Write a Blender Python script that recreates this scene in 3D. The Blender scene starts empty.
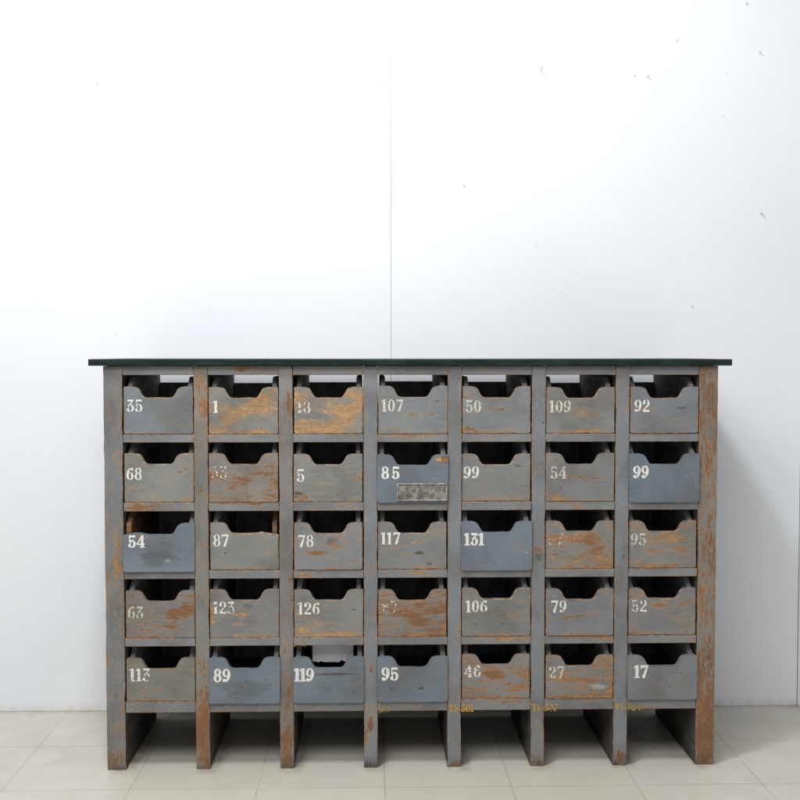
import bpy, bmesh, math, random
from mathutils import Vector, noise

random.seed(7)
S = bpy.context.scene
C = S.collection

# ------------------------------------------------------------------ helpers
def link(name, me, mats, parent=None, loc=None, bevel=0.0, segs=2, bevel_mat=-1):
    o = bpy.data.objects.new(name, me)
    C.objects.link(o)
    for m in (mats if isinstance(mats, (list, tuple)) else [mats]):
        me.materials.append(m)
    if parent:
        o.parent = parent
    if loc:
        o.location = loc
    if bevel:
        b = o.modifiers.new('bevel', 'BEVEL')
        b.width = bevel
        b.segments = segs
        b.limit_method = 'ANGLE'
        b.angle_limit = math.radians(40)
        b.material = bevel_mat
        b.harden_normals = False
    return o


def mesh_of(bm, name):
    me = bpy.data.meshes.new(name)
    bmesh.ops.recalc_face_normals(bm, faces=bm.faces[:])
    bm.to_mesh(me)
    bm.free()
    return me


def box(bm, x0, x1, y0, y1, z0, z1):
    v = [bm.verts.new(p) for p in ((x0, y0, z0), (x1, y0, z0), (x1, y1, z0), (x0, y1, z0),
                                   (x0, y0, z1), (x1, y0, z1), (x1, y1, z1), (x0, y1, z1))]
    for f in ((0, 3, 2, 1), (4, 5, 6, 7), (0, 1, 5, 4), (1, 2, 6, 5), (2, 3, 7, 6), (3, 0, 4, 7)):
        bm.faces.new([v[i] for i in f])


def prism_y(bm, pts, y0, y1):
    """polygon in XZ pushed along Y"""
    a = [bm.verts.new((x, y0, z)) for x, z in pts]
    b = [bm.verts.new((x, y1, z)) for x, z in pts]
    n = len(pts)
    bm.faces.new(a)
    bm.faces.new(list(reversed(b)))
    for i in range(n):
        j = (i + 1) % n
        bm.faces.new((a[i], b[i], b[j], a[j]))


def prism_x(bm, pts, x0, x1):
    """polygon in YZ pushed along X"""
    a = [bm.verts.new((x0, y, z)) for y, z in pts]
    b = [bm.verts.new((x1, y, z)) for y, z in pts]
    n = len(pts)
    bm.faces.new(a)
    bm.faces.new(list(reversed(b)))
    for i in range(n):
        j = (i + 1) % n
        bm.faces.new((a[i], b[i], b[j], a[j]))


def empty(name, loc, label, cat, group=None, rotz=0.0):
    o = bpy.data.objects.new(name, None)
    C.objects.link(o)
    o.empty_display_size = 0.1
    o.location = loc
    o.rotation_euler = (0, 0, rotz)
    o['label'] = label
    o['category'] = cat
    if group:
        o['group'] = group
    return o


# ------------------------------------------------------------------ node helpers
class NT:
    def __init__(self, name):
        self.m = bpy.data.materials.new(name)
        self.m.use_nodes = True
        self.t = self.m.node_tree
        self.t.nodes.clear()
        self.out = self.t.nodes.new('ShaderNodeOutputMaterial')
        self.b = self.t.nodes.new('ShaderNodeBsdfPrincipled')
        self.t.links.new(self.b.outputs[0], self.out.inputs[0])
        self.tc = self.t.nodes.new('ShaderNodeTexCoord').outputs['Object']

    def put(self, sock, v):
        if v is None:
            return
        if isinstance(v, bpy.types.NodeSocket):
            self.t.links.new(v, sock)
        else:
            sock.default_value = v

    def math(self, op, a, b=None, c=None, clamp=False):
        n = self.t.nodes.new('ShaderNodeMath')
        n.operation = op
        n.use_clamp = clamp
        for i, v in enumerate((a, b, c)):
            self.put(n.inputs[i], v)
        return n.outputs[0]

    def map(self, vec, loc=(0, 0, 0), scale=(1, 1, 1), typ='POINT', rot=(0, 0, 0)):
        n = self.t.nodes.new('ShaderNodeMapping')
        n.vector_type = typ
        self.put(n.inputs['Vector'], vec)
        n.inputs['Location'].default_value = loc
        n.inputs['Rotation'].default_value = rot
        n.inputs['Scale'].default_value = scale
        return n.outputs[0]

    def noise(self, vec, scale=1.0, detail=4.0, rough=0.6, dist=0.0):
        n = self.t.nodes.new('ShaderNodeTexNoise')
        self.put(n.inputs['Vector'], vec)
        n.inputs['Scale'].default_value = scale
        n.inputs['Detail'].default_value = detail
        n.inputs['Roughness'].default_value = rough
        n.inputs['Distortion'].default_value = dist
        return n.outputs['Fac']

    def rng(self, v, a, b, c=0.0, d=1.0, smooth=True):
        n = self.t.nodes.new('ShaderNodeMapRange')
        n.interpolation_type = 'SMOOTHSTEP' if smooth else 'LINEAR'
        n.clamp = True if not smooth else n.clamp
        self.put(n.inputs['Value'], v)
        for k, x in zip(('From Min', 'From Max', 'To Min', 'To Max'), (a, b, c, d)):
            n.inputs[k].default_value = x
        return n.outputs['Result']

    def mix(self, fac, a, b, typ='MIX'):
        n = self.t.nodes.new('ShaderNodeMix')
        n.data_type = 'RGBA'
        n.blend_type = typ
        self.put(n.inputs[0], fac)
        for i, v in ((6, a), (7, b)):
            if isinstance(v, (tuple, list)):
                v = tuple(v) + ((1.0,) if len(v) == 3 else ())
            self.put(n.inputs[i], v)
        return n.outputs[2]

    def sphere(self, loc, scale, rot=0.0):
        """1 at the centre, 0 at the rim of an ellipsoid patch"""
        v = self.map(self.tc, loc=loc, scale=scale, typ='TEXTURE', rot=(0, rot, 0))
        n = self.t.nodes.new('ShaderNodeTexGradient')
        n.gradient_type = 'SPHERICAL'
        self.t.links.new(v, n.inputs[0])
        return n.outputs['Fac']

    def bump(self, h, strength=0.3, dist=0.001):
        n = self.t.nodes.new('ShaderNodeBump')
        n.inputs['Strength'].default_value = strength
        n.inputs['Distance'].default_value = dist
        self.put(n.inputs['Height'], h)
        self.t.links.new(n.outputs[0], self.b.inputs['Normal'])


TAN = (0.42, 0.235, 0.105)
RED = (0.205, 0.098, 0.050)
GREY = (0.196, 0.203, 0.208)
BLUE = (0.145, 0.172, 0.198)
KHAKI = (0.212, 0.211, 0.196)
GREYBLUE = (0.175, 0.193, 0.209)


def paint(name, base, wear=0.0, wood=TAN, wood2=(0.29, 0.135, 0.058), blobs=(), axis='x', seed=0.0, rough=0.55, tone=1.0,
          grain=0.3, thin=0.055, figure=1.0):
    """Old brushed paint rubbed through to the wood. blobs: (x, z, rx, rz, strength, kind[, rot])
    kinds: w wood shows, g greenish, b blue, d dark stain, l pale, r red wood"""
    N = NT(name)
    base = (base[0] * 0.975, base[1] * 1.005, base[2] * 1.03)
    st = {'x': (1.0, 1.0, 7.0), 'z': (7.0, 7.0, 1.0)}[axis]
    P = N.map(N.tc, loc=(seed * 3.17, seed * 1.31, seed * 2.03))
    Pw = N.noise(P, 9.0, 2.0, 0.5)
    patch = N.noise(N.map(P, scale=tuple(0.55 + 0.45 * s / 3 for s in st)), 19.0, 6.0, 0.68, 0.6)
    gr = N.noise(N.map(P, scale=tuple(1.0 + (v - 1.0) * figure for v in st)), 26.0, 5.0, 0.65, 0.9 if figure == 1.0 else 1.1)
    mid = N.noise(N.map(P, loc=(seed, 4.0, 1.0), scale=tuple(0.6 + 0.4 * s / 2.5 for s in st)), 58.0, 5.0, 0.72, 0.8)
    fine = N.noise(N.map(P, scale=tuple(s for s in st)), 140.0, 3.0, 0.6)
    W = N.math('MULTIPLY_ADD', patch, 1.0 - grain, N.math('MULTIPLY', gr, grain))
    W = N.math('MULTIPLY_ADD', W, 1.9, wear - 0.45)
    tint = []
    W = N.math('MULTIPLY_ADD', N.math('SUBTRACT', mid, 0.5), 0.75, W)
    reds = None
    W = N.math('MULTIPLY_ADD', N.math('SUBTRACT', fine, 0.5), 0.42, W)
    for bl in blobs:
        x, z, rx, rz, s, k = bl[:6]
        f = N.sphere((x, 0.0, z), (rx * 1.25, 10.0, rz * 1.25), bl[6] if len(bl) > 6 else 0.0)
        f = N.rng(f, 0.0, 0.9)
        if k in 'wr':
            W = N.math('MULTIPLY_ADD', f, s * 1.25, W)
            if k == 'r':
                f2 = N.math('MULTIPLY', f, 2.0, clamp=True)
                reds = f2 if reds is None else N.math('MAXIMUM', reds, f2)
        else:
            tint.append((f, s, k))
    # the paint itself
    c = N.mix(N.rng(Pw, 0.32, 0.68), tuple(x * 0.86 for x in base), tuple(min(1, x * 1.14) for x in base))
    c = N.mix(N.rng(mid, 0.48, 0.66, 0.0, 0.30), c, tuple(min(1, x * 1.45) for x in base))
    c = N.mix(N.rng(fine, 0.35, 0.7, 0.0, 0.35), c, tuple(x * 0.72 for x in base))
    c = N.mix(N.rng(gr, 0.42, 0.66, 0.0, 0.4), c, (base[0] * 1.16, base[1] * 1.08, base[2] * 0.92))
    T = {'g': (0.17, 0.175, 0.13), 'b': (0.165, 0.187, 0.222), 'd': (0.045, 0.042, 0.036), 'l': (0.40, 0.40, 0.37)}
    for f, s, k in tint:
        m = N.rng(N.math('MULTIPLY_ADD', N.math('SUBTRACT', patch, 0.5), 2.6, f), 0.40, 0.85)
        c = N.mix(N.math('MULTIPLY', m, s * (0.85 if k in 'dl' else 0.6)), c, T[k])
    # rubbed through
    thinm = N.rng(W, 0.62 - 2.2 * thin, 0.70, 0.0, 0.66)
    thick = N.rng(W, 0.67, 0.80)
    wmix = N.rng(gr, 0.44, 0.60)
    wc = N.mix(wmix, wood, wood2)
    wc = N.mix(N.rng(mid, 0.52, 0.66, 0.0, 0.55), wc, tuple(min(1, x * 1.35 + 0.03) for x in wood))
    if reds is not None:
        wc = N.mix(N.math('MULTIPLY', reds, N.rng(patch, 0.35, 0.6, 0.2, 0.85)), wc, RED)
    wc = N.mix(N.rng(fine, 0.4, 0.65, 0.0, 0.7), wc, tuple(x * 0.42 for x in wood))
    wc = N.mix(N.rng(N.noise(N.map(P, loc=(2, 3, 4), scale=st), 13.0, 3.0, 0.6, 1.5), 0.53, 0.60, 0.0, 0.45), wc, tuple(x * 0.5 for x in wood))
    wtan = N.mix(0.45, base, (0.40, 0.25, 0.10))
    c = N.mix(thinm, c, wtan)
    c = N.mix(thick, c, wc)
    # pits, nail holes, grime
    pits = N.rng(N.noise(P, 75.0, 2.0, 0.5), 0.725, 0.78, 0.0, 0.7)
    c = N.mix(pits, c, (0.05, 0.04, 0.035))
    grime = N.rng(N.noise(P, 6.5, 5.0, 0.6), 0.48, 0.70, 0.0, 0.42)
    c = N.mix(grime, c, (0.10, 0.082, 0.062))
    c = N.mix(1.0, c, (tone, tone, tone), 'MULTIPLY')
    N.put(N.b.inputs['Base Color'], c)
    N.put(N.b.inputs['Roughness'], N.rng(thick, 0, 1, rough, min(0.9, rough + 0.2)))
    N.b.inputs['Specular IOR Level'].default_value = 0.32
    h = N.math('MULTIPLY_ADD', thick, -0.6, N.math('MULTIPLY_ADD', fine, 0.5, N.math('MULTIPLY', gr, 0.5)))
    N.bump(h, 0.35, 0.0012)
    return N.m


def edge_mat(name, base, amount=0.5, wood=TAN):
    N = NT(name)
    f = N.rng(N.noise(N.tc, 38.0, 5.0, 0.7), 0.62 - 0.3 * amount, 0.70 - 0.3 * amount)
    g = N.noise(N.tc, 90.0, 3.0, 0.6)
    w = N.mix(N.rng(g, 0.4, 0.62), wood, (0.16, 0.075, 0.035))
    c = N.mix(f, tuple(x * 0.75 for x in base), w)
    N.put(N.b.inputs['Base Color'], c)
    N.b.inputs['Roughness'].default_value = 0.7
    N.b.inputs['Specular IOR Level'].default_value = 0.25
    return N.m


def plain(name, col, rough=0.7, var=0.25, scale=20.0, stretch=(1, 1, 1), metal=0.0, spec=0.3):
    N = NT(name)
    n = N.noise(N.map(N.tc, scale=stretch), scale, 5.0, 0.65)
    c = N.mix(N.rng(n, 0.3, 0.7), tuple(x * (1 - var) for x in col), tuple(min(1, x * (1 + var)) for x in col))
    N.put(N.b.inputs['Base Color'], c)
    N.b.inputs['Roughness'].default_value = rough
    N.b.inputs['Metallic'].default_value = metal
    N.b.inputs['Specular IOR Level'].default_value = spec
    N.bump(n, 0.25, 0.001)
    return N.m


# ------------------------------------------------------------------ the room: floor and wall
WALL_Y = 0.4797
TS, TX, TY = 0.3075, -0.9943, 0.1818


def floor_material():
    N = NT('glazed floor tiles')
    sep = N.t.nodes.new('ShaderNodeSeparateXYZ')
    N.put(sep.inputs[0], N.tc)
    u = N.math('DIVIDE', N.math('SUBTRACT', sep.outputs[0], TX), TS)
    v = N.math('DIVIDE', N.math('SUBTRACT', sep.outputs[1], TY), TS)
    du = N.math('ABSOLUTE', N.math('SUBTRACT', N.math('FRACT', N.math('ADD', u, 0.5)), 0.5))
    dv = N.math('ABSOLUTE', N.math('SUBTRACT', N.math('FRACT', N.math('ADD', v, 0.5)), 0.5))
    d = N.math('MINIMUM', du, dv)
    wob = N.math('MULTIPLY_ADD', N.noise(N.tc, 30.0, 3.0), 0.006, -0.003)
    gm = N.rng(N.math('ADD', d, wob), 0.0035, 0.0075, 1.0, 0.0)
    cell = N.t.nodes.new('ShaderNodeCombineXYZ')
    N.put(cell.inputs[0], N.math('FLOOR', u))
    N.put(cell.inputs[1], N.math('FLOOR', v))
    wn = N.t.nodes.new('ShaderNodeTexWhiteNoise')
    N.put(wn.inputs['Vector'], cell.outputs[0])
    base = N.mix(wn.outputs['Value'], (0.560, 0.537, 0.474), (0.605, 0.582, 0.517))
    cloud = N.noise(N.tc, 7.0, 6.0, 0.62)
    base = N.mix(N.rng(cloud, 0.35, 0.7, 0.0, 0.5), base, (0.49, 0.465, 0.40))
    speck = N.rng(N.noise(N.tc, 120.0, 3.0, 0.6), 0.62, 0.75, 0.0, 0.35)
    base = N.mix(speck, base, (0.45, 0.43, 0.37))
    gvis = N.rng(N.noise(N.tc, 4.0, 3.0), 0.3, 0.65, 0.1, 0.55)
    c = N.mix(N.math('MULTIPLY', gm, gvis), base, (0.33, 0.285, 0.22))
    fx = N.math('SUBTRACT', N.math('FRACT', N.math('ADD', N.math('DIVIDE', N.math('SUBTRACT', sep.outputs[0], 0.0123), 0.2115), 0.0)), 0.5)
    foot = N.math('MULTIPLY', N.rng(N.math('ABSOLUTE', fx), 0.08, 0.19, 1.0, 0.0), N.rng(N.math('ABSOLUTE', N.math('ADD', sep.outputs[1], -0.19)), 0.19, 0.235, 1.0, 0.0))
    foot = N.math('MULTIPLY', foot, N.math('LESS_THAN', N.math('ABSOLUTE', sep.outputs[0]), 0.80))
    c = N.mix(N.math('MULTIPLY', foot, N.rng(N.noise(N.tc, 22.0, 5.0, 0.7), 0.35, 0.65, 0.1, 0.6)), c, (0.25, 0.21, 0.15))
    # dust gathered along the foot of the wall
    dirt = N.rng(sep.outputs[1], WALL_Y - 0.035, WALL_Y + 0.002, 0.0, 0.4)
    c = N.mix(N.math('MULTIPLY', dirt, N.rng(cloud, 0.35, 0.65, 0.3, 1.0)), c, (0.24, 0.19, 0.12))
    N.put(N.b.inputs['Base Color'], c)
    N.put(N.b.inputs['Roughness'], N.rng(cloud, 0.3, 0.7, 0.36, 0.52))
    N.b.inputs['Specular IOR Level'].default_value = 0.35
    N.bump(N.math('MULTIPLY_ADD', gm, -1.0, N.math('MULTIPLY', cloud, 0.25)), 0.4, 0.0015)
    return N.m


bm = bmesh.new()
box(bm, -4.0, 4.0, -5.0, WALL_Y + 0.05, -0.06, 0.0)
floor = link('floor', mesh_of(bm, 'floor'), floor_material())
floor['kind'] = 'structure'
floor['label'] = 'pale beige square floor tiles with thin grout lines'


def wall_material(seed):
    N = NT('white painted wall board')
    sep = N.t.nodes.new('ShaderNodeSeparateXYZ')
    N.put(sep.inputs[0], N.tc)
    P = N.map(N.tc, loc=(seed, 0, seed * 2))
    n = N.noise(P, 2.2, 5.0, 0.55)
    brush = N.noise(N.map(P, scale=(1, 1, 0.12)), 60.0, 4.0, 0.6)
    c = N.mix(N.rng(n, 0.3, 0.7), (0.780, 0.812, 0.850), (0.815, 0.838, 0.868))
    sm = N.rng(N.noise(N.map(P, scale=(2.0, 1.0, 0.7)), 5.0, 6.0, 0.7), 0.62, 0.8, 0.0, 0.22)
    c = N.mix(sm, c, (0.66, 0.655, 0.65))
    dots = N.rng(N.noise(P, 42.0, 1.0, 0.4), 0.785, 0.81, 0.0, 0.30)
    c = N.mix(dots, c, (0.45, 0.43, 0.42))
    foot = N.rng(sep.outputs[2], 0.004, 0.03, 1.0, 0.0)
    c = N.mix(N.math('MULTIPLY', foot, N.rng(brush, 0.3, 0.7, 0.1, 0.5)), c, (0.60, 0.54, 0.44))
    N.put(N.b.inputs['Base Color'], c)
    N.b.inputs['Roughness'].default_value = 0.6
    N.b.inputs['Specular IOR Level'].default_value = 0.25
    N.bump(N.math('MULTIPLY_ADD', N.noise(P, 160.0, 2.0), 0.15, n), 0.22, 0.003)
    return N.m


wall = bpy.data.objects.new('wall', None)
C.objects.link(wall)
wall['kind'] = 'structure'
wall['label'] = 'white painted board wall behind the cabinet'
for i, (x0, x1, dy, rz) in enumerate(((-4.0, -0.04635, 0.0, 0), (-0.04565, 1.1660, 0.0003, 0), (1.1680, 4.0, -0.003, 0))):
    bm = bmesh.new()
    box(bm, x0, x1, WALL_Y + dy, WALL_Y + 0.02, 0.0006, 3.3)
    link('wall_panel', mesh_of(bm, 'wall_panel'), wall_material(i * 5.3), wall, bevel=0.0004)
bm = bmesh.new()
box(bm, -4.0, 4.0, WALL_Y + 0.021, WALL_Y + 0.05, 0.0, 3.3)
link('wall_backing', mesh_of(bm, 'wall_backing'), plain('wall backing', (0.45, 0.47, 0.50)), wall)

# nails left in the wall
M_nail = plain('painted over nail', (0.50, 0.50, 0.50), 0.55, 0.3, 200.0)
NAILS = [(-0.8843, 1.8159, 0.0030, 0.020, 'small nail in the wall high above the left end of the cabinet'),
         (-0.4759, 1.8972, 0.0022, 0.008, 'tiny nail head between the left wall nail and the wall seam'),
         (-0.0604, 2.0468, 0.0025, 0.018, 'nail at the very top of the vertical wall seam'),
         (-0.0604, 1.8201, 0.0025, 0.016, 'nail beside the wall seam, lower of the two at the seam'),
         (0.3867, 1.8640, 0.0034, 0.034, 'longest wall nail, casting a slanting shadow right of the seam'),
         (0.6593, 1.8495, 0.0026, 0.007, 'stubby dark nail head just left of a longer bent nail'),
         (0.6971, 1.8468, 0.0026, 0.024, 'nail with a slanting shadow just right of a stubby nail head'),
         (0.7831, 1.9528, 0.0028, 0.007, 'small brown nail head above the pair of nails on the right'),
         (0.9823, 2.0594, 0.0030, 0.012, 'pale nail at the top edge of the wall near the right corner'),
         (1.0223, 1.9172, 0.0026, 0.026, 'thin nail near the right corner below the pale nail'),
         (1.0324, 1.4513, 0.0036, 0.026, 'lone white painted nail low on the far right of the wall'),
         (0.1652, 1.5296, 0.0026, 0.012, 'small nail halfway down the wall right of the seam'),
         (0.8334, 1.1808, 0.0024, 0.012, 'lowest nail, just above the right end of the tabletop')]
for x, z, r, L, lab in NAILS:
    r, L, x, z = r * 0.8, L * (0.75 if L > .03 else 0.55), x * 1.006, z + 0.009
    bm = bmesh.new()
    n = 10
    prof = [(0.0, r * 0.45), (-L * 0.86, r * 0.45), (-L * 0.88, r), (-L * 0.97, r), (-L, r * 0.6)]
    rings = []
    for y, rr in prof:
        rings.append([bm.verts.new((rr * math.cos(2 * math.pi * k / n), y, rr * math.sin(2 * math.pi * k / n) + 0.12 * -y)) for k in range(n)])
    for a, b in zip(rings, rings[1:]):
        for k in range(n):
            bm.faces.new((a[k], a[(k + 1) % n], b[(k + 1) % n], b[k]))
    bm.faces.new(rings[-1])
    me = mesh_of(bm, 'nail')
    o = link('nail', me, M_nail, loc=(x, WALL_Y + 0.002, z))
    o['label'] = lab
    o['category'] = 'nail'
    o['group'] = 'nails left in the white wall'

# ------------------------------------------------------------------ the cabinet
DEP = 0.408
ENDW, OPN, PST = 0.047, 0.1768, 0.0347
CELLS = []            # x0, x1 of each column
POSTS = []
x = -0.770
POSTS.append((x, x + ENDW)); x += ENDW
for k in range(7):
    CELLS.append((x, x + OPN)); x += OPN
    w = ENDW if k == 6 else PST
    POSTS.append((x, x + w)); x += w
ROWS = [(0.9972, 0.8494), (0.8287, 0.6781), (0.6562, 0.5062), (0.4857, 0.3355), (0.3150, 0.1745)]
TOPZ = 1.0197


def zy(y):
    return 0.9971 - (y - 375) * 0.002541


cab = empty('pigeonhole_cabinet', (0, 0, 0),
            'long grey worn wooden pigeonhole cabinet with a dark green top on plank legs', 'cabinet')

# table top
Ntop = NT('dark green linoleum top')
n = Ntop.noise(Ntop.map(Ntop.tc, scale=(1, 3, 6)), 14.0, 5.0, 0.65)
c = Ntop.mix(Ntop.rng(n, 0.35, 0.7), (0.009, 0.017, 0.015), (0.022, 0.034, 0.030))
ch = Ntop.rng(Ntop.noise(Ntop.map(Ntop.tc, scale=(1, 3, 3)), 55.0, 4.0, 0.7), 0.63, 0.70, 0.0, 0.5)
c = Ntop.mix(ch, c, (0.10, 0.065, 0.035))
Ntop.put(Ntop.b.inputs['Base Color'], c)
Ntop.b.inputs['Roughness'].default_value = 0.85
Ntop.b.inputs['Specular IOR Level'].default_value = 0.12
Ntop.bump(n, 0.2, 0.001)
bm = bmesh.new()
rg = random.Random(5)
rings = []
nt = 90
for i in range(nt + 1):
    x = -0.8035 + 1.6045 * i / nt
    ja, jb, jy = rg.uniform(-.0003, .0003), rg.uniform(-.0004, .0003), rg.uniform(-.0006, .0006)
    if rg.random() < .08:
        jb -= .0011
    if rg.random() < .06:
        ja += .0010
    sag = -0.0008 * math.sin(math.pi * i / nt)
    rings.append([bm.verts.new(p) for p in ((x, -0.014 + jy, TOPZ + 0.0006), (x, -0.014 + jy, TOPZ + 0.0172 + jb + sag), (x, DEP, TOPZ + 0.0172 + sag), (x, DEP, TOPZ + 0.0005))])
for r0, r1 in zip(rings, rings[1:]):
    for i in range(4):
        j = (i + 1) % 4
        bm.faces.new((r0[i], r0[j], r1[j], r1[i]))
bm.faces.new(rings[0])
bm.faces.new(rings[-1])
link('tabletop', mesh_of(bm, 'tabletop'), Ntop.m, cab, bevel=0.0022, segs=3)

M_edge = edge_mat('worn grey edge', GREY, 0.6)
M_edge_w = edge_mat('very worn edge', GREY, 0.85)

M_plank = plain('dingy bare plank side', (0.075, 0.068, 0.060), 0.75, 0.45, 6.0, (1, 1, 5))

# upright planks: each runs from the floor to the top and back to the wall
pc = [(a + b) / 2 for a, b in POSTS]
PB = {
    0: dict(wear=0.0, base=(0.170, 0.174, 0.178), blobs=[(pc[0] + .008, zy(540), .016, .32, .10, 'w'), (pc[0] + .0, zy(755), .05, .05, .16, 'r'),
            (pc[0] - .02, zy(600), .008, .35, .13, 'w'), (pc[0] + .018, zy(707), .008, .012, .4, 'w'), (pc[0], zy(770), .07, .034, 1.0, 'd')]),
    1: dict(wear=0.03, base=(0.196, 0.190, 0.178), blobs=[(pc[1], zy(385), .03, .05, .10, 'w'), (pc[1] + .008, zy(408), .02, .035, .2, 'w'), (pc[1], zy(690), .028, .10, .17, 'r'),
            (pc[1], zy(735), .03, .12, .34, 'r'), (pc[1], zy(488), .008, .012, .3, 'r'), (pc[1], zy(770), .07, .034, 1.0, 'd')]),
    2: dict(wear=0.02, base=(0.188, 0.187, 0.188), blobs=[(pc[2], zy(620), .02, .12, .11, 'r'), (pc[2], zy(735), .025, .12, .26, 'r'), (pc[2], zy(690), .02, .07, .10, 'w'), (pc[2] + .01, zy(400), .012, .05, .15, 'r'),
            (pc[2] + .012, zy(577), .012, .01, .3, 'r'), (pc[2], zy(770), .07, .034, 1.0, 'd')]),
    3: dict(wear=-0.045, base=(0.192, 0.197, 0.205), blobs=[(pc[3], zy(723), .009, .026, .32, 'r'), (pc[3] - .014, zy(735), .006, .03, .3, 'w'), (pc[3] - .013, zy(410), .012, .06, .13, 'r'),
            (pc[3], zy(668), .01, .03, .22, 'r'), (pc[3], zy(770), .07, .034, 1.0, 'd')]),
    4: dict(wear=-0.075, base=(0.196, 0.203, 0.212), blobs=[(pc[4], zy(765), .04, .03, .14, 'r'), (pc[4], zy(770), .07, .034, 1.0, 'd'), (pc[4] + .014, zy(700), .006, .05, .2, 'w')]),
    5: dict(wear=-0.06, base=(0.194, 0.200, 0.207), blobs=[(pc[5], zy(555), .02, .02, .5, 'd'), (pc[5], zy(548), .02, .012, .2, 'r'), (pc[5] + .014, zy(730), .006, .06, .2, 'w'),
            (pc[5], zy(764), .04, .03, .14, 'r'), (pc[5], zy(770), .07, .034, 1.0, 'd')]),
    6: dict(wear=-0.07, base=(0.196, 0.203, 0.214), blobs=[(pc[6] + .004, zy(758), .020, .026, .30, 'r'), (pc[6] + .004, zy(757), .012, .016, .5, 'd'), (pc[6] - .004, zy(581), .012, .010, .2, 'r'), (pc[6] + .004, zy(556), .004, .007, 1.0, 'd'),
            (pc[6], zy(770), .07, .034, 1.0, 'd'), (pc[6], zy(450), .01, .03, .14, 'w')]),
    7: dict(wear=0.15, base=(0.19, 0.187, 0.182), blobs=[(pc[7], zy(420), .035, .14, .10, 'r'), (pc[7] + .012, zy(545), .025, .10, .07, 'r'), (pc[7] + .0, zy(680), .035, .14, .11, 'r'),
            (pc[7], zy(735), .04, .12, .24, 'r'), (pc[7] + .004, zy(728), .016, .024, .5, 'd'), (pc[7], zy(770), .07, .03, 1.0, 'd'), (pc[7] - .012, zy(590), .010, .05, .10, 'w')]),
}
for k, (a, b) in enumerate(POSTS):
    d = PB[k]
    m = paint('grey painted plank %s' % 'abcdefgh'[k], d['base'], d['wear'], (0.36, 0.185, 0.085) if k else TAN, blobs=d['blobs'], axis='z', seed=k * 1.7 + 0.4,
              grain=0.8 if k == 7 else 0.35, figure=0.8 if k == 7 else 1.0)
    bm = bmesh.new()
    rg = random.Random(900 + k)
    nz = 34
    rings = []
    for i in range(nz + 1):
        z = TOPZ * i / nz
        yy = 0.004 if i == 0 else rg.uniform(-.0003, .0004)
        ja, jb = rg.uniform(-.0005, .0004), rg.uniform(-.0004, .0005)
        if rg.random() < .12:
            ja += .0012
        if rg.random() < .12:
            jb -= .0012
        rings.append([bm.verts.new(p) for p in ((a + 0.0001 + ja, yy, z), (b - 0.0001 + jb, yy, z), (b - 0.0001, 0.03, z), (b - 0.0001, DEP, z), (a + 0.0001, DEP, z), (a + 0.0001, 0.03, z))])
    for r0, r1 in zip(rings, rings[1:]):
        for i in range(6):
            j = (i + 1) % 6
            bm.faces.new((r0[i], r0[j], r1[j], r1[i]))
    bm.faces.new(rings[0])
    bm.faces.new(rings[-1])
    name = 'side_panel' if k in (0, 7) else 'divider'
    me = mesh_of(bm, name)
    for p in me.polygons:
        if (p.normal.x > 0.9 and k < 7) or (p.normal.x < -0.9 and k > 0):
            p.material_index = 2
    o = link(name, me, [m, M_edge, M_plank], cab, bevel=0.0014, segs=2, bevel_mat=1)
    if k == 7:
        o['label'] = 'right side panel with grey paint worn to reddish wood grain'

# shelves between the uprights
Wc = lambda px: (px - 409) / 394.5      # rough x from a photo column at mid height
SH = [
    ('top_rail', TOPZ + 0.00045, 0.9972, -0.055, [(Wc(240), zy(369), .10, .012, .2, 'r'), (Wc(570), zy(372), .06, .006, .12, 'w')]),
    ('shelf', 0.8494, 0.8287, -0.045, [(Wc(225), zy(435), .10, .006, .2, 'w'), (Wc(410), zy(435.5), .10, .007, .33, 'w'), (Wc(155), zy(441), .08, .008, .12, 'w'), (Wc(330), zy(442), .06, .006, .1, 'w')]),
    ('shelf', 0.6781, 0.6562, -0.035, [(Wc(155), zy(506), .10, .013, .26, 'r'), (Wc(325), zy(507), .09, .010, .20, 'r'), (Wc(242), zy(502), .08, .006, .25, 'r'), (Wc(410), zy(506), .08, .01, .3, 'g'), (Wc(640), zy(503), .1, .01, .4, 'b')]),
    ('shelf', 0.5062, 0.4857, -0.05, [(Wc(300), zy(574), .03, .010, .30, 'w'), (Wc(255), zy(577), .06, .006, .22, 'r'), (Wc(410), zy(571), .1, .005, .2, 'w'), (Wc(580), zy(578), .1, .005, .15, 'w')]),
    ('shelf', 0.3355, 0.3150, -0.045, [(Wc(500), zy(638), .12, .006, .24, 'w'), (Wc(580), zy(637), .10, .005, .2, 'w'), (Wc(165), zy(643), .08, .008, .12, 'w'), (Wc(240), zy(640), .12, .008, .1, 'w')]),
    ('shelf', 0.1745, 0.1462, -0.05, [(Wc(250), zy(710), .12, .008, .25, 'w'), (Wc(420), zy(711), .12, .008, .3, 'r'), (Wc(570), zy(711), .10, .008, .33, 'r'), (Wc(500), zy(702), .10, .006, .25, 'w'),
               (Wc(165), zy(710), .10, .008, .14, 'w'), (Wc(580), zy(702), .08, .004, .2, 'w'), (Wc(660), zy(710), .08, .006, .15, 'w')]),
]
for i, (nm, z1, z0, wear, bl) in enumerate(SH):
    m = paint('grey painted shelf %s' % 'abcdef'[i], (0.198, 0.204, 0.210), wear, blobs=bl, axis='x', seed=20 + i * 2.3)
    bm = bmesh.new()
    for k, (a, b) in enumerate(CELLS):
        f = 0.0015 + 0.0012 * ((k * 7 + i * 3) % 4) / 4
        box(bm, a + 0.0001, b - 0.0001, f, 0.020 if nm == 'top_rail' else DEP - 0.004, z0, z1)
    link(nm, mesh_of(bm, nm), [m, M_edge_w if i == 5 else M_edge], cab, bevel=0.0013, segs=2, bevel_mat=1)


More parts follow.
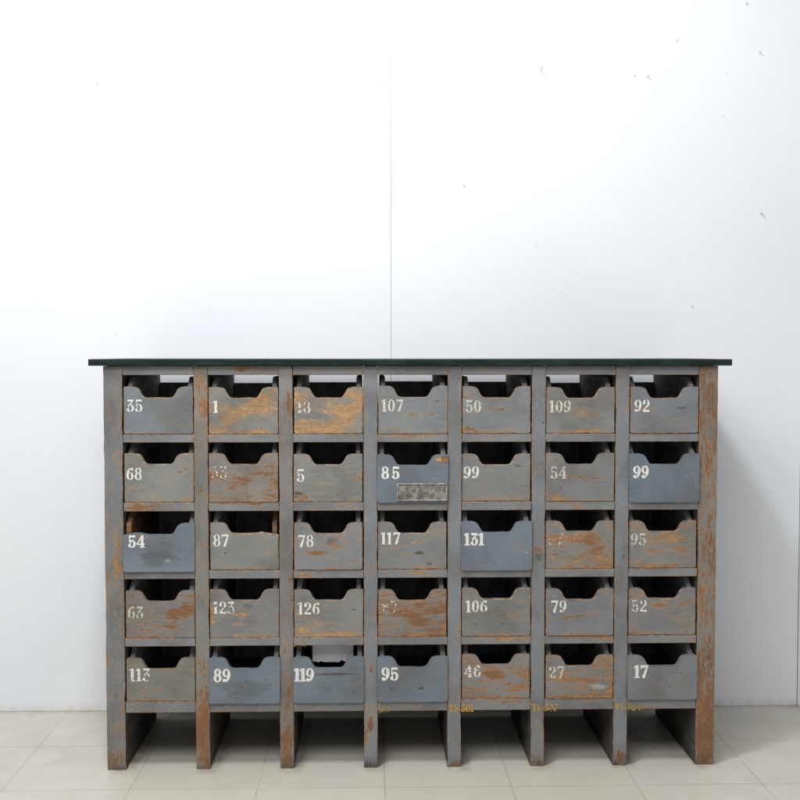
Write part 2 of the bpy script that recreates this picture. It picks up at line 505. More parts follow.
# ------------------------------------------------------------------ painted figures
def ell(x, y, cx, cy, rx, ry):
    return (1.0 - math.hypot((x - cx) / rx, (y - cy) / ry)) * min(rx, ry)


def rect(x, y, x0, y0, x1, y1):
    return min(x - x0, x1 - x, y - y0, y1 - y)


def seg(x, y, ax, ay, bx, by, r0, r1):
    dx, dy = bx - ax, by - ay
    t = max(0.0, min(1.0, ((x - ax) * dx + (y - ay) * dy) / (dx * dx + dy * dy)))
    return r0 + (r1 - r0) * t - math.hypot(x - ax - dx * t, y - ay - dy * t)


def ring(x, y, cx, cy, rx, ry, ix, iy):
    return min(ell(x, y, cx, cy, rx, ry), -ell(x, y, cx, cy, ix, iy))


def bowl(x, y):
    b = ring(x, y, .30, .31, .31, .32, .12, .26)
    b = min(b, -rect(x, y, -.2, .24, .13, .60))
    return max(b, ell(x, y, .10, .17, .105, .115))


def nine(x, y):
    f = ring(x, y, .30, .68, .30, .32, .11, .26)
    tail = ring(x, y, .16, .60, .45, .60, .24, .545)
    tail = min(tail, rect(x, y, .10, -.1, .7, .66))
    f = max(f, tail)
    return max(f, ell(x, y, .13, .13, .11, .12))


def glyph(ch, x, y):
    if ch == '1':
        return max(rect(x, y, .10, 0, .33, 1.0), rect(x, y, -.01, 0, .44, .075), seg(x, y, .0, .84, .16, .95, .045, .055))
    if ch == '0':
        return ring(x, y, .31, .5, .31, .51, .10, .43)
    if ch == '8':
        a = ring(x, y, .31, .74, .26, .27, .10, .20)
        b = ring(x, y, .31, .28, .31, .29, .12, .22)
        return max(a, b)
    if ch == '9':
        return nine(x, y)
    if ch == '6':
        return nine(.62 - x, 1.0 - y)
    if ch == '5':
        f = bowl(x, y)
        f = max(f, rect(x, y, .09, .84 - .06 * (x - .3), .56, 1.0))
        return max(f, rect(x, y, .07, .46, .135, .98))
    if ch == '3':
        f = bowl(x, y)
        f = max(f, rect(x, y, .06, .83, .56, 1.0))
        return max(f, seg(x, y, .53, .93, .27, .58, .045, .045))
    if ch == '7':
        f = rect(x, y, .02, .82, .60, 1.0)
        f = max(f, seg(x, y, .55, .92, .27, .09, .05, .115))
        return max(f, rect(x, y, .02, .70, .075, .95))
    if ch == '2':
        a = min(ring(x, y, .30, .70, .30, .31, .11, .25), max(y - .70, x - .33))
        a = max(a, ell(x, y, .12, .72, .115, .12))
        a = max(a, seg(x, y, .50, .62, .06, .10, .075, .05))
        return max(a, rect(x, y, .02, 0, .60, .17))
    if ch == '4':
        f = max(rect(x, y, .36, 0, .56, 1.0), rect(x, y, .0, .24, .66, .32))
        f = max(f, seg(x, y, .44, .97, .04, .29, .045, .045))
        return max(f, rect(x, y, .26, 0, .66, .065))
    if ch == 'T':
        f = max(rect(x, y, .22, 0, .44, 1.0), rect(x, y, .0, .86, .66, 1.0), rect(x, y, .10, 0, .56, .09))
        return max(f, rect(x, y, 0, .68, .07, .95), rect(x, y, .59, .68, .66, .95))
    if ch == 'b':
        return max(rect(x, y, .04, 0, .24, 1.0), ring(x, y, .30, .30, .30, .30, .11, .23))
    if ch == '.':
        return ell(x, y, .10, .30, .09, .10)
    return -1.0


ADV = {'1': .43, 'T': .70, '4': .70, 'b': .64, '.': .26, ' ': .3}


def lettering(bm, text, x0, z0, h, y, fade=0.0, seed=0, track=0.09, lim=None, wsc=1.0, bold=0.014):
    """painted characters as thin flat meshes standing on the plane y; faded ones have gaps"""
    st = 0.034
    cx = 0.0
    for ci, ch in enumerate(text):
        wid = ADV.get(ch, .62)
        nx, ny = int((wid + .08) / st) + 1, int(1.08 / st) + 1
        F = {}

        def val(i, j):
            if (i, j) not in F:
                gx, gy = -.04 + i * st, -.04 + j * st
                f = glyph(ch, gx, gy)
                p = Vector((gx * 5.0 + seed * 3.7 + ci * 9.1, gy * 6.8 + seed * 1.9, seed * .7))
                w = noise.noise(p) * .6 + noise.noise(p * 2.7) * .4
                f += 0.035 * noise.noise(p * 3.1)
                f = min(f + bold, (w + .66 - fade * 1.15) * .35)
                F[(i, j)] = f
            return F[(i, j)]

        def P(i, j):
            return (x0 + (cx - .04 + i * st) * h * wsc, z0 + (-.04 + j * st) * h)
        for i in range(nx):
            for j in range(ny):
                co = [(i, j), (i + 1, j), (i + 1, j + 1), (i, j + 1)]
                vs = [val(*c) for c in co]
                if max(vs) <= 0:
                    continue
                poly = []
                for k in range(4):
                    a, b = vs[k], vs[(k + 1) % 4]
                    pa, pb = P(*co[k]), P(*co[(k + 1) % 4])
                    if a > 0:
                        poly.append(pa)
                    if (a > 0) != (b > 0):
                        t = a / (a - b)
                        poly.append((pa[0] + (pb[0] - pa[0]) * t, pa[1] + (pb[1] - pa[1]) * t))
                if len(poly) >= 3:
                    mx = sum(q[0] for q in poly) / len(poly)
                    if lim and not lim(mx):
                        continue
                    yy = y(mx) if callable(y) else y
                    bm.faces.new([bm.verts.new((q[0], yy, q[1])) for q in poly])
        cx += wid + track
    bmesh.ops.remove_doubles(bm, verts=bm.verts[:], dist=1e-6)


M_white = plain('chalky white paint', (0.70, 0.69, 0.64), 0.7, 0.12, 150.0)
M_white_old = plain('faded cream paint', (0.56, 0.54, 0.46), 0.7, 0.2, 150.0)
M_yellow = plain('mustard yellow paint', (0.50, 0.30, 0.045), 0.7, 0.25, 200.0)

# yellow inventory marks across the uprights and the shelf edges
MARKS = [(3, 'Tb 581', 711, 707.5, 0.36), (4, 'Tb.581', 711, 707.5, 0.12), (5, 'Tb.586', 711, 707.5, 0.25), (6, 'Tb.584', 711, 707.5, 0.28),
         (2, 'Tb 581', 711, 707, 0.62), (2, 'Tb 581', 645, 641, 0.42), (1, 'Tb 581', 645, 641, 0.58)]
for i, (pk, txt, yb, yc, fade) in enumerate(MARKS):
    a, b = POSTS[pk]
    zc = zy(yc)
    yf = lambda X, a=a, b=b: -0.0006 if a - 0.001 < X < b + 0.0008 else 0.0006
    bm = bmesh.new()
    lettering(bm, txt, a + 0.004, zc - 0.009, 0.0185, yf, fade + 0.27, seed=50 + i, track=0.05, wsc=0.95)
    link('painted_mark', mesh_of(bm, 'painted_mark'), M_yellow, cab)

# ------------------------------------------------------------------ drawers
M_in = plain('dark bare drawer wood', (0.24, 0.225, 0.215), 0.8, 0.4, 9.0, (1, 1, 5))
M_inb = plain('dark grey drawer back', (0.40, 0.395, 0.40), 0.8, 0.35, 7.0, (3, 1, 1))
M_bare = plain('bare brown wood', (0.20, 0.105, 0.05), 0.75, 0.4, 14.0, (1, 1, 6))
M_barel = plain('bare pale wood', (0.46, 0.25, 0.10), 0.75, 0.3, 14.0, (1, 1, 6))
M_tin = None
M_standin = plain('yellowed white paper', (0.56, 0.55, 0.575), 0.85, 0.05, 12.0)  # for the added strip that stands in for the wall behind


def tin_material():
    N = NT('tarnished tin plate')
    n = N.noise(N.tc, 70.0, 5.0, 0.7, 0.4)
    n2 = N.noise(N.tc, 28.0, 4.0, 0.6)
    c = N.mix(N.rng(n, 0.35, 0.65), (0.13, 0.115, 0.095), (0.36, 0.34, 0.31))
    c = N.mix(N.rng(n2, 0.5, 0.66, 0, 0.75), c, (0.10, 0.085, 0.07))
    N.put(N.b.inputs['Base Color'], c)
    N.b.inputs['Metallic'].default_value = 0.35
    N.put(N.b.inputs['Roughness'], N.rng(n, 0.3, 0.7, 0.65, 0.4))
    N.bump(n, 0.4, 0.001)
    return N.m


M_tin = tin_material()


def profile(w, h, cut, lip, bl, br, rng):
    """front board outline, counter-clockwise from bottom left; origin bottom left corner of the board"""
    pts = []
    if lip:                                   # repainted fronts: rounded lower corners
        r = 0.007
        for k in range(5):
            a = math.pi + k * math.pi / 8
            pts.append((r + r * math.cos(a), -lip + r + r * math.sin(a)))
        for k in range(5):
            a = 1.5 * math.pi + k * math.pi / 8
            pts.append((w - r + r * math.cos(a), -lip + r + r * math.sin(a)))
    else:
        pts += [(0.0, 0.0), (w, 0.0)]
    # S-shaped shoulder measured from the side inwards (fraction of width, fraction of the drop)
    S_ = [(0.0, 0.985), (0.012, 1.0), (0.135, 1.0), (0.165, 0.985), (0.195, 0.935), (0.220, 0.84), (0.238, 0.70), (0.255, 0.50), (0.272, 0.29),
          (0.288, 0.14), (0.306, 0.045), (0.330, 0.0)]
    j = lambda s: rng.uniform(-s, s)
    sh = j(0.012)
    if br:
        pts += [(w, cut - 0.004), (w * 0.97, cut - 0.0035), (w * 0.88, cut - 0.001), (w * 0.80, cut + 0.001), (w * 0.74, cut + 0.0035), (w * 0.70, cut + 0.001), (w * .6, cut)]
    else:
        for u, t in S_:
            pts.append((w * (1 - u - (sh if u > .1 else 0)), cut + (h - cut) * t))
    if bl:
        pts += [(w * 0.35, cut), (w * 0.30, cut + 0.001), (w * 0.27, cut + 0.003), (w * 0.2, cut + 0.0042), (w * 0.12, cut + 0.0035), (w * 0.07, cut + 0.001), (w * 0.02, cut), (0.0, cut - 0.001)]
    else:
        for u, t in reversed(S_):
            pts.append((w * (u + (sh if u > .1 else 0)), cut + (h - cut) * t))
    # old boards: edges a little wavy, corners knocked off
    out = []
    n = len(pts)
    for i in range(n):
        p, q = pts[i], pts[(i + 1) % n]
        out.append(p)
        L = math.hypot(q[0] - p[0], q[1] - p[1])
        m = int(L / 0.014)
        flat = abs(q[1] - p[1]) < 1e-6
        for t in range(1, m):
            f = t / m
            e = rng.uniform(-1, 1) * (0.0005 if cut > p[1] + .001 or not flat else 0.0007)
            x, z = p[0] + (q[0] - p[0]) * f, p[1] + (q[1] - p[1]) * f
            out.append((x, z + e) if flat else (x + e * .8, z))
    if not lip:
        a_, b_ = rng.uniform(0.0008, 0.0035), rng.uniform(0.0008, 0.0035)
        out = [p for p in out if p != (0.0, 0.0) and p != (w, 0.0)]
        k = next(i for i, p in enumerate(out) if p[0] > w * .5 and p[1] > 0.006)
        out = [(a_, 0.0)] + out[:k] + [(w - b_, 0.0), (w, b_)] + out[k:] + [(0.0, a_)]
        lows = sorted([p for p in out[:k + 1] if p[1] < 0.003], key=lambda p: p[0])
        out = lows + [p for p in out if p not in lows]
    return out


def D(num, base, wear, label, blobs=(), wood=TAN, wood2=(0.29, 0.135, 0.058), fade=0.15, lip=0.0, bl=False, br=False, nx=.04, nz=.47, track=.09, grain=.3, nh=.0335, old=False, thin=.055):
    return dict(num=num, base=base, wear=wear, label=label, blobs=blobs, wood=wood, wood2=wood2, fade=fade, lip=lip, bl=bl, br=br, nx=nx, nz=nz,
                track=track, grain=grain, nh=nh, old=old, thin=thin)


YT = (0.48, 0.305, 0.155)
OR = (0.44, 0.245, 0.115)
BR = (0.26, 0.10, 0.04)
# blobs here: u, v, ru, rv (fractions of the front), strength, kind
DR = [
 [D('35', GREYBLUE, -.10, 'grey blue drawer painted 35 in the top left corner of the cabinet', [(.75, .22, .35, .3, .75, 'g'), (.25, .2, .3, .3, .6, 'b'), (.9, .5, .03, .03, .9, 'd'), (.55, .72, .3, .03, .1, 'w')], fade=.16),
  D('1', (0.203, 0.202, 0.194), .06, 'drawer painted 1, grey paint worn to yellowish wood', [(.5, .5, .5, .22, .22, 'w', -.5), (.3, .2, .12, .25, .18, 'w'), (.2, .55, .2, .12, .14, 'w'), (.75, .65, .25, .3, .12, 'w'), (.1, .12, .2, .2, .10, 'w'), (.72, .3, .35, .13, .95, 'g'), (.5, .05, .6, .1, .13, 'w')], wood=YT, wood2=OR, fade=.3, nx=.06, nz=.45, grain=.22),
  D('18', (0.203, 0.198, 0.194), .09, 'orange brown worn drawer painted 18 with half its 8 missing', [(.75, .5, .45, .4, .22, 'w'), (.45, .12, .7, .22, .2, 'w'), (.15, .85, .2, .15, .12, 'w'), (.9, .85, .2, .15, .12, 'w'), (.35, .65, .3, .2, .1, 'w'), (.15, .25, .12, .05, .8, 'd'), (.55, .25, .06, .04, .8, 'd')], wood=YT, wood2=OR, fade=.50, nz=.44, old=True, grain=.22),
  D('107', GREY, -.06, 'grey drawer painted 107 at the middle of the top row', [(.45, .42, .12, .05, .25, 'r'), (.76, .42, .10, .05, .22, 'r'), (.9, .6, .15, .1, .08, 'w'), (.85, .68, .06, .03, .7, 'd')], fade=.26, nz=.46, old=True),
  D('50', GREY, -.05, 'grey drawer painted 50 in the top row with orange chips on its shoulders', [(.08, .76, .14, .06, .28, 'r'), (.9, .82, .14, .10, .14, 'w'), (.1, .1, .2, .06, .22, 'r'), (.45, .5, .4, .05, .15, 'r'), (.85, .3, .05, .03, .9, 'd')], fade=.28, nz=.45, old=True),
  D('109', (0.200, 0.201, 0.194), -.045, 'grey drawer painted 109 with a tan rubbed patch in the middle', [(.58, .42, .28, .16, .16, 'w'), (.5, .06, .5, .08, .12, 'w'), (.75, .2, .3, .3, .5, 'g')], wood=YT, fade=.26, nz=.45, old=True),
  D('92', (0.184, 0.193, 0.209), -.07, 'grey drawer painted 92 in the top right corner of the cabinet', [(.4, .08, .4, .1, .5, 'b'), (.75, .25, .3, .3, .5, 'g'), (.75, .55, .12, .05, .6, 'd'), (.4, .3, .2, .05, .10, 'w')], fade=.18, nz=.46, nx=.05)],
 [D('68', KHAKI, -.06, 'khaki grey drawer painted 68 below the drawer painted 35', [(.80, .62, .06, .04, .38, 'r'), (.88, .68, .05, .03, .34, 'r'), (.5, .5, .4, .08, .12, 'w'), (.5, .1, .5, .1, .10, 'w')], wood=YT, fade=.22, nx=.02, nz=.46),
  D('53', (0.203, 0.189, 0.179), .05, 'drawer painted a nearly worn off 53, mottled grey and red', [(.12, .55, .25, .14, .17, 'r'), (.5, .35, .3, .25, .10, 'r'), (.93, .3, .16, .35, .2, 'r'), (.75, .65, .3, .2, .08, 'r'), (.4, .1, .5, .12, .14, 'r')], wood=(.40, .20, .09), fade=.56, nx=.03, nz=.49, old=True, grain=.5),
  D('5', KHAKI, -.045, 'khaki grey drawer painted 5 with a dark lower left corner', [(.06, .13, .12, .14, 1.0, 'd'), (.12, .08, .12, .1, .22, 'r'), (.6, .6, .22, .06, .22, 'w'), (.92, .5, .12, .08, .24, 'w'), (.4, .35, .5, .05, .08, 'w')], wood=YT, fade=.08, nx=.04, nz=.42, nh=.035),
  D('85', BLUE, -.15, 'smooth blue drawer painted 85 with a tarnished metal plate', [(.5, .04, .5, .05, .10, 'w')], fade=-.2, lip=.002, nx=.055, nz=.49, track=.28),
  D('99', (0.200, 0.199, 0.189), -.06, 'khaki grey drawer painted 99 next to the metal plate drawer', [(.6, .4, .3, .15, .10, 'w'), (.8, .75, .1, .06, .6, 'd'), (.5, .08, .5, .1, .08, 'w')], wood=YT, fade=.16, nx=.02, nz=.48),
  D('54', (0.198, 0.196, 0.194), -.045, 'grey drawer painted a worn 54 with a thin orange streak', [(.6, .48, .5, .05, .26, 'r', .08), (.2, .12, .25, .12, .18, 'w'), (.2, .82, .2, .1, .12, 'w')], fade=.38, nx=.06, nz=.47, old=True),
  D('99', (0.145, 0.172, 0.198), -.15, 'dark blue drawer painted bright 99 at the right end', [(.5, .68, .3, .03, .18, 'w')], fade=-.05, lip=.003, nx=.05, nz=.49)],
 [D('54', (0.158, 0.185, 0.212), -.13, 'blue drawer painted bright 54 with its left shoulder broken off', [(.5, .3, .5, .3, .5, 'd'), (.62, .22, .10, .08, .5, 'l'), (.18, .74, .2, .03, .35, 'w')], fade=.0, lip=.002, bl=True, nx=.07, nz=.50),
  D('87', (0.209, 0.208, 0.192), -.085, 'khaki grey drawer painted 87 with its right shoulder broken off', [(.82, .62, .07, .05, .36, 'w'), (.80, .64, .02, .02, .9, 'd'), (.22, .36, .03, .03, .9, 'd'), (.6, .73, .3, .03, .2, 'w')], wood=YT, fade=.10, br=True, nx=.04, nz=.50),
  D('78', (0.196, 0.197, 0.201), -.04, 'grey drawer painted 78 with a red brown streak under it', [(.32, .36, .22, .06, .40, 'r', -.05), (.55, .52, .14, .08, .16, 'w'), (.7, .14, .35, .06, .2, 'w'), (.56, .60, .12, .10, .6, 'd'), (.93, .62, .06, .05, .2, 'w')], fade=.24, nx=.05, nz=.49),
  D('117', (0.196, 0.197, 0.194), -.04, 'grey drawer painted 117 with slanting tan scratches', [(.55, .58, .55, .035, .30, 'w', -.25), (.3, .66, .3, .03, .25, 'w'), (.6, .35, .10, .06, .9, 'd'), (.3, .3, .5, .05, .6, 'g'), (.75, .12, .06, .05, .8, 'd')], wood=YT, fade=.16, nx=.04, nz=.53),
  D('131', (0.155, 0.180, 0.212), -.14, 'smooth blue drawer painted bright 131 with an orange chipped corner', [(.08, .87, .10, .10, .30, 'w'), (.92, .36, .04, .02, 1.0, 'l'), (.45, .5, .4, .04, .10, 'w')], fade=-.05, lip=.002, nx=.04, nz=.51),
  D('57', (0.194, 0.195, 0.189), .09, 'orange worn drawer painted a nearly gone 57', [(.4, .66, .5, .12, .17, 'w'), (.75, .55, .3, .25, .15, 'r'), (.8, .15, .35, .15, .10, 'w'), (.3, .22, .3, .16, .9, 'g'), (.15, .3, .06, .04, .3, 'r')], wood=OR, fade=.66, nx=.02, nz=.50, old=True),
  D('95', (0.198, 0.195, 0.189), .04, 'drawer painted 95, grey with orange patches, third row right end', [(.55, .62, .3, .16, .14, 'w'), (.75, .4, .35, .06, .16, 'w'), (.4, .35, .3, .06, .12, 'w'), (.3, .05, .4, .08, .10, 'w')], wood=OR, fade=.34, nx=.02, nz=.48, old=True)],
 [D('63', (0.189, 0.184, 0.184), .05, 'drawer painted a patchy 63 with red brown wood blotches', [(.72, .48, .25, .2, .2, 'r'), (.9, .62, .14, .2, .2, 'r'), (.6, .2, .2, .12, .2, 'r'), (.25, .7, .3, .08, .2, 'r'), (.1, .9, .2, .1, .2, 'r'), (.9, .9, .2, .1, .2, 'r'), (.25, .15, .3, .06, .15, 'w')], wood=(.36, .17, .075), fade=.42, nx=.02, nz=.42, old=True, grain=.45),
  D('123', (0.203, 0.200, 0.194), -.035, 'grey drawer painted a flaking 123 with an orange left edge', [(.03, .5, .06, .3, .28, 'w'), (.42, .5, .25, .05, .2, 'w'), (.4, .27, .22, .05, .22, 'w'), (.55, .65, .1, .06, .5, 'd')], wood=YT, fade=.36, nx=.04, nz=.50),
  D('126', KHAKI, -.025, 'khaki drawer painted 126 with tan patches along the bottom', [(.12, .15, .2, .14, .22, 'w'), (.55, .28, .35, .10, .16, 'w'), (.8, .6, .25, .2, .06, 'w'), (.87, .58, .06, .04, .9, 'd'), (.7, .06, .4, .08, .16, 'w'), (.25, .4, .3, .08, .09, 'w')], wood=YT, wood2=OR, fade=.28, nx=.05, nz=.48),
  D('87', (0.189, 0.179, 0.170), .12, 'drawer painted a half gone 87, brown wood grain all across', [(.6, .55, .55, .25, .16, 'r'), (.1, .92, .2, .12, .12, 'w'), (.9, .85, .25, .2, .12, 'r'), (.7, .3, .35, .10, .2, 'r'), (.2, .2, .3, .2, .7, 'g'), (.85, .12, .2, .08, .14, 'w')], wood=(.42, .21, .085), wood2=(.20, .085, .04), fade=.60, nx=.05, nz=.52, old=True, grain=.55),
  D('106', (0.200, 0.200, 0.189), -.06, 'khaki grey drawer painted 106 with a reddish right shoulder', [(.87, .72, .10, .08, .22, 'r'), (.5, .5, .5, .06, .10, 'w'), (.5, .06, .5, .08, .08, 'w'), (.2, .25, .04, .03, .8, 'd'), (.6, .26, .04, .03, .8, 'd')], wood=YT, fade=.32, nx=.05, nz=.50),
  D('79', (0.187, 0.190, 0.199), -.05, 'grey drawer painted 79 with a thin slanting orange scratch', [(.5, .42, .45, .05, .22, 'r', -.12), (.75, .5, .12, .10, .15, 'w'), (.55, .35, .5, .15, .5, 'g')], fade=.24, nx=.07, nz=.50),
  D('52', (0.194, 0.191, 0.189), .02, 'drawer painted 52, grey and orange with a greenish lower corner', [(.4, .62, .35, .09, .16, 'w'), (.85, .7, .16, .2, .2, 'r'), (.85, .24, .35, .16, .9, 'g'), (.5, .42, .4, .05, .10, 'w')], wood=OR, fade=.40, nx=.04, nz=.50)],
 [D('113', (0.194, 0.189, 0.170), -.06, 'khaki drawer painted 113 in the bottom left corner', [(.22, .3, .1, .06, .30, 'r'), (.5, .28, .14, .06, .26, 'r'), (.22, .33, .05, .03, .9, 'd'), (.5, .75, .4, .03, .2, 'w'), (.5, .5, .5, .5, .4, 'g'), (.15, .85, .2, .1, .08, 'w')], wood=(.30, .15, .06), fade=.30, nx=.04, nz=.47, nh=.036),
  D('89', (0.150, 0.178, 0.200), -.16, 'smooth dark blue drawer painted bright 89', [(.8, .5, .04, .03, .6, 'd'), (.5, .3, .5, .3, .3, 'd')], fade=-.3, lip=.005, nx=.06, nz=.46, nh=.036),
  D('119', (0.152, 0.180, 0.204), -.14, 'blue drawer painted bright 119 with torn white paper inside', [(.65, .62, .5, .05, .9, 'd'), (.83, .40, .16, .025, .36, 'w'), (.83, .15, .12, .02, .30, 'w'), (.86, .2, .04, .03, .9, 'd')], fade=-.2, lip=.005, nx=.01, nz=.46, nh=.036, track=.04),
  D('95', (0.155, 0.182, 0.208), -.15, 'smooth blue drawer painted bright 95 at the middle of the bottom row', [(.62, .28, .06, .05, .9, 'd'), (.2, .28, .05, .04, .6, 'd'), (.5, .5, .5, .3, .3, 'g')], fade=-.25, lip=.004, nx=.055, nz=.47, nh=.036),
  D('46', (0.196, 0.194, 0.188), .09, 'drawer painted a broken 46, grey worn to orange wood grain', [(.55, .55, .3, .12, .18, 'r'), (.2, .25, .3, .15, .14, 'w'), (.75, .3, .3, .15, .12, 'w'), (.4, .7, .4, .08, .14, 'w'), (.9, .65, .2, .2, .10, 'w')], wood=(.44, .21, .085), fade=.40, nx=.03, nz=.49, grain=.42),
  D('27', (0.194, 0.191, 0.184), .06, 'drawer painted 27, worn tan and grey with a whitish smear', [(.3, .45, .35, .07, .18, 'w'), (.85, .75, .2, .2, .12, 'w'), (.78, .28, .22, .10, .9, 'l'), (.5, .05, .5, .07, .2, 'w'), (.95, .5, .08, .5, .14, 'w'), (.45, .25, .35, .1, .7, 'g')], wood=OR, fade=.42, nx=.04, nz=.48, old=True),
  D('17', (0.185, 0.192, 0.198), -.09, 'grey blue drawer painted bright 17 in the bottom right corner', [(.27, .25, .24, .2, .9, 'b'), (.65, .6, .025, .025, 1.0, 'd'), (.76, .6, .025, .025, 1.0, 'd'), (.5, .70, .3, .03, .15, 'w'), (.78, .4, .3, .4, .4, 'g')], fade=.02, lip=.003, nx=.09, nz=.49, nh=.035)],
]

T = 0.012                 # board thickness of the box
for r, row in enumerate(DR):
    zt, zb = ROWS[r]
    for k, d in enumerate(row):
        rng = random.Random(r * 31 + k * 7 + 3)
        a, b = CELLS[k]
        lip = d['lip']
        w = OPN - 0.0042 + (0.0055 if lip else rng.uniform(-0.001, 0.001))
        x0 = (a + b) / 2 - w / 2 + (0.0 if lip else rng.uniform(-0.0009, 0.0011))
        yf = -0.0062 if lip else rng.uniform(-0.0012, 0.006)
        hh = (zt - zb) - 0.0298 + rng.uniform(-0.002, 0.002)
        cut = hh - 0.0275 + rng.uniform(-0.001, 0.001)
        root = empty('drawer', (x0, yf, zb + 0.0006), d['label'], 'drawer', 'numbered drawers standing in the cabinet',
                     0.0 if lip else rng.uniform(-0.003, 0.003))
        if not lip:
            d['blobs'] = list(d['blobs']) + [(.5, 0.0, .8, .10, .16, 'w'), (.0, .5, .03, .7, .10, 'w'), (1.0, .5, .03, .7, .12, 'w')]
        blobs = [(u * w, v * hh, ru * w, rv * hh, s, kd) + tuple(rest) for (u, v, ru, rv, s, kd, *rest) in d['blobs']]
        m = paint('drawer paint r%d c%d' % (r, k), d['base'], d['wear'], d['wood'], d['wood2'], blobs, 'x', 40 + r * 7.3 + k * 1.9, rough=0.5 if lip else 0.58, grain=d['grain'], thin=d['thin'])
        me_ = edge_mat('drawer edge r%d c%d' % (r, k), d['base'], 0.25 if lip else 0.75, d['wood'])
        # front board
        bm = bmesh.new()
        pts = profile(w, hh, cut, lip, d['bl'], d['br'], rng)
        if lip:
            prism_y(bm, pts, 0.0, 0.0066)
            q = [(min(max(px, 0.004), w - 0.004), max(pz, 0.0)) for px, pz in pts]
            qq = []
            for p in q:
                if not qq or (abs(p[0] - qq[-1][0]) + abs(p[1] - qq[-1][1])) > 1e-5:
                    qq.append(p)
            qq = [(px, pz - 0.0004 if pz > 0.02 else pz) for px, pz in qq]
            prism_y(bm, qq, 0.0068, 0.017)
        else:
            prism_y(bm, pts, 0.0, 0.015)
        fr = link('front_board', mesh_of(bm, 'front_board'), [m, me_], root, bevel=0.0016, segs=2, bevel_mat=1)
        # side boards rise behind the shoulders
        fb = 0.0172 if lip else 0.0152
        sh = (zt - zb) - 0.006
        DL = 0.396
        for s in (0, 1):
            sx0 = 0.005 if s == 0 else w - 0.005 - T
            dd = d['bl'] if s == 0 else d['br']
            bm = bmesh.new()
            prism_x(bm, [(fb, 0.0), (DL, 0.0), (DL, sh), (fb + 0.040, sh), (fb + 0.012, hh + 0.002), (fb, hh - 0.001)], sx0, sx0 + T)
            link('side_board', mesh_of(bm, 'side_board'), [M_bare if dd else M_in, plain('side edge', (0.13, 0.12, 0.11)) if False else M_in], root, bevel=0.0012)
        bm = bmesh.new()
        bh = hh + 0.0015 + rng.uniform(-0.001, 0.001)
        box(bm, 0.005 + T + 0.0002, w - 0.005 - T - 0.0002, DL - T, DL, 0.0, bh)
        link('back_board', mesh_of(bm, 'back_board'), M_inb, root, bevel=0.001)
        bm = bmesh.new()
        box(bm, 0.005 + T + 0.0002, w - 0.005 - T - 0.0002, fb, DL - T - 0.0002, 0.002, 0.010)
        link('bottom_board', mesh_of(bm, 'bottom_board'), M_in, root)
        # painted number
        bm = bmesh.new()
        lettering(bm, d['num'], d['nx'] * w + 0.001, d['nz'] * hh, d['nh'] * 0.92, -0.0005, d['fade'] * .88 + 0.05, seed=r * 7 + k, track=d['track'] - 0.015, wsc=0.97, bold=(0.012 if lip else -0.008))
        nb = link('painted_number', mesh_of(bm, 'painted_number'), M_white_old if d['old'] else M_white, root)
        if (r, k) == (1, 3):
            # metal label plate with a folded rim, and the bare chipped shoulder
            bm = bmesh.new()
            x1, x2, z1, z2 = w * .275, w * .985, .0035, .0475
            box(bm, x1, x2, -0.0022, -0.0004, z1, z2)
            pl = link('label_plate', mesh_of(bm, 'label_plate'), M_tin, root, bevel=0.0006)
            bm = bmesh.new()
            for (p, q, s, t) in ((x1, x2, z2 - .003, z2), (x1, x2, z1, z1 + .003), (x1, x1 + .003, z1 + .0031, z2 - .0031), (x2 - .003, x2, z1 + .0031, z2 - .0031)):
                box(bm, p, q, -0.0052, -0.0023, s, t)
            link('plate_rim', mesh_of(bm, 'plate_rim'), plain('rusty tin rim', (0.36, 0.325, 0.27), 0.5, 0.5, 90.0, metal=0.3), pl, bevel=0.0008)
            bm = bmesh.new()
            ct = hh
            prism_y(bm, [(w * .80, ct - .0125), (w * .87, ct - .0185), (w * .90, ct - .0185), (w * .90, ct - .006), (w * .86, ct - .008)], -0.0008, 0.0)
            link('bare_chip', mesh_of(bm, 'bare_chip'), M_barel, root)
            bm = bmesh.new()
            prism_y(bm, [(w * .902, ct - .019), (w * .998, ct - .020), (w * .998, ct - .003), (w * .902, ct - .006)], -0.0010, 0.0)
            link('bare_chip', mesh_of(bm, 'bare_chip'), M_bare, root)
        if (r, k) == (4, 2):
            # added pale strip, standing in for wall seen through a broken back board
            bm = bmesh.new()
            xs0, xs1 = 0.046, 0.150
            top = sh - 0.002
            low = []
            n = 30
            for i in range(n + 1):
                t = i / n
                low.append((xs0 + (xs1 - xs0) * t, 0.0885 - 0.002 * math.sin(t * 4) + rng.uniform(-.0016, .0016) + (0.003 if i in (6, 21, 22) else 0)))
            prism_y(bm, low + [(xs1, top), (xs0, top)], 0.048, 0.0492)
            link('torn_paper', mesh_of(bm, 'torn_paper'), M_standin, root)

# ------------------------------------------------------------------ light
Wd = bpy.data.worlds.new('World')
S.world = Wd
Wd.use_nodes = True
bg = Wd.node_tree.nodes['Background']
bg.inputs[0].default_value = (0.93, 0.96, 1.0, 1)
bg.inputs[1].default_value = 0.42


def area(name, loc, aim, sx, sy, power, col):
    L = bpy.data.lights.new(name, 'AREA')
    L.shape = 'RECTANGLE'
    L.size, L.size_y = sx, sy
    L.energy = power
    L.color = col
    o = bpy.data.objects.new(name, L)
    C.objects.link(o)
    o.location = loc
    o.rotation_euler = (Vector(aim) - Vector(loc)).to_track_quat('-Z', 'Y').to_euler()
    return o


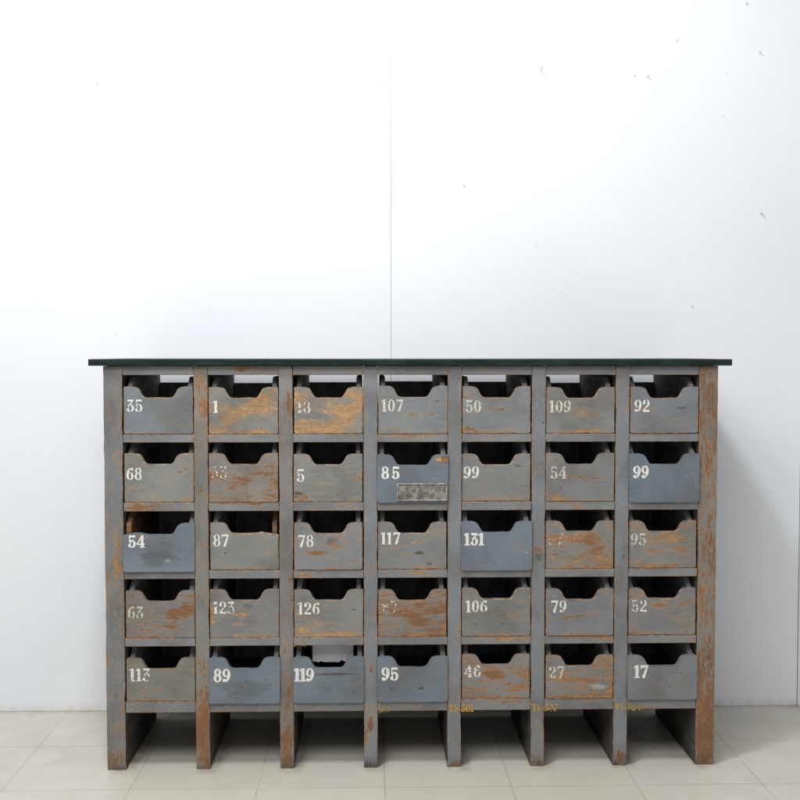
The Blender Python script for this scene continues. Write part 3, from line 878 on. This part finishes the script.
area('key_lamp', (-0.55, -0.95, 3.12), (-0.1, 0.30, 1.0), 0.24, 0.50, 43, (0.97, 0.985, 1.0))
area('front_softbox', (-0.9, -2.4, 2.9), (-0.3, 0, 0.5), 2.2, 1.2, 66, (1.0, 0.985, 0.965))  # added fill, not a real fixture; brightens cabinet fronts and lower wall
area('right_lamp', (2.3, -2.2, 1.85), (0, 0.3, 0.8), 0.25, 0.25, 4, (1.0, 0.99, 0.97))

# ------------------------------------------------------------------ camera
cd = bpy.data.cameras.new('camera')
cam = bpy.data.objects.new('camera', cd)
C.objects.link(cam)
cam.location = (-0.1025, -2.8130, 1.0497)
cam.rotation_euler = (math.pi / 2 - 0.0409, 0, -0.0251)
cd.sensor_width = 36.0
cd.lens = 50.63
cd.clip_start = 0.05
cd.clip_end = 100
S.camera = cam
S.view_settings.view_transform = 'Standard'
S.view_settings.look = 'None'
S.view_settings.exposure = 0
S.view_settings.gamma = 1
S.cycles.max_bounces = 8
S.cycles.diffuse_bounces = 5
S.cycles.use_adaptive_sampling = True
S.cycles.adaptive_threshold = 0.02
S.cycles.glossy_bounces = 3
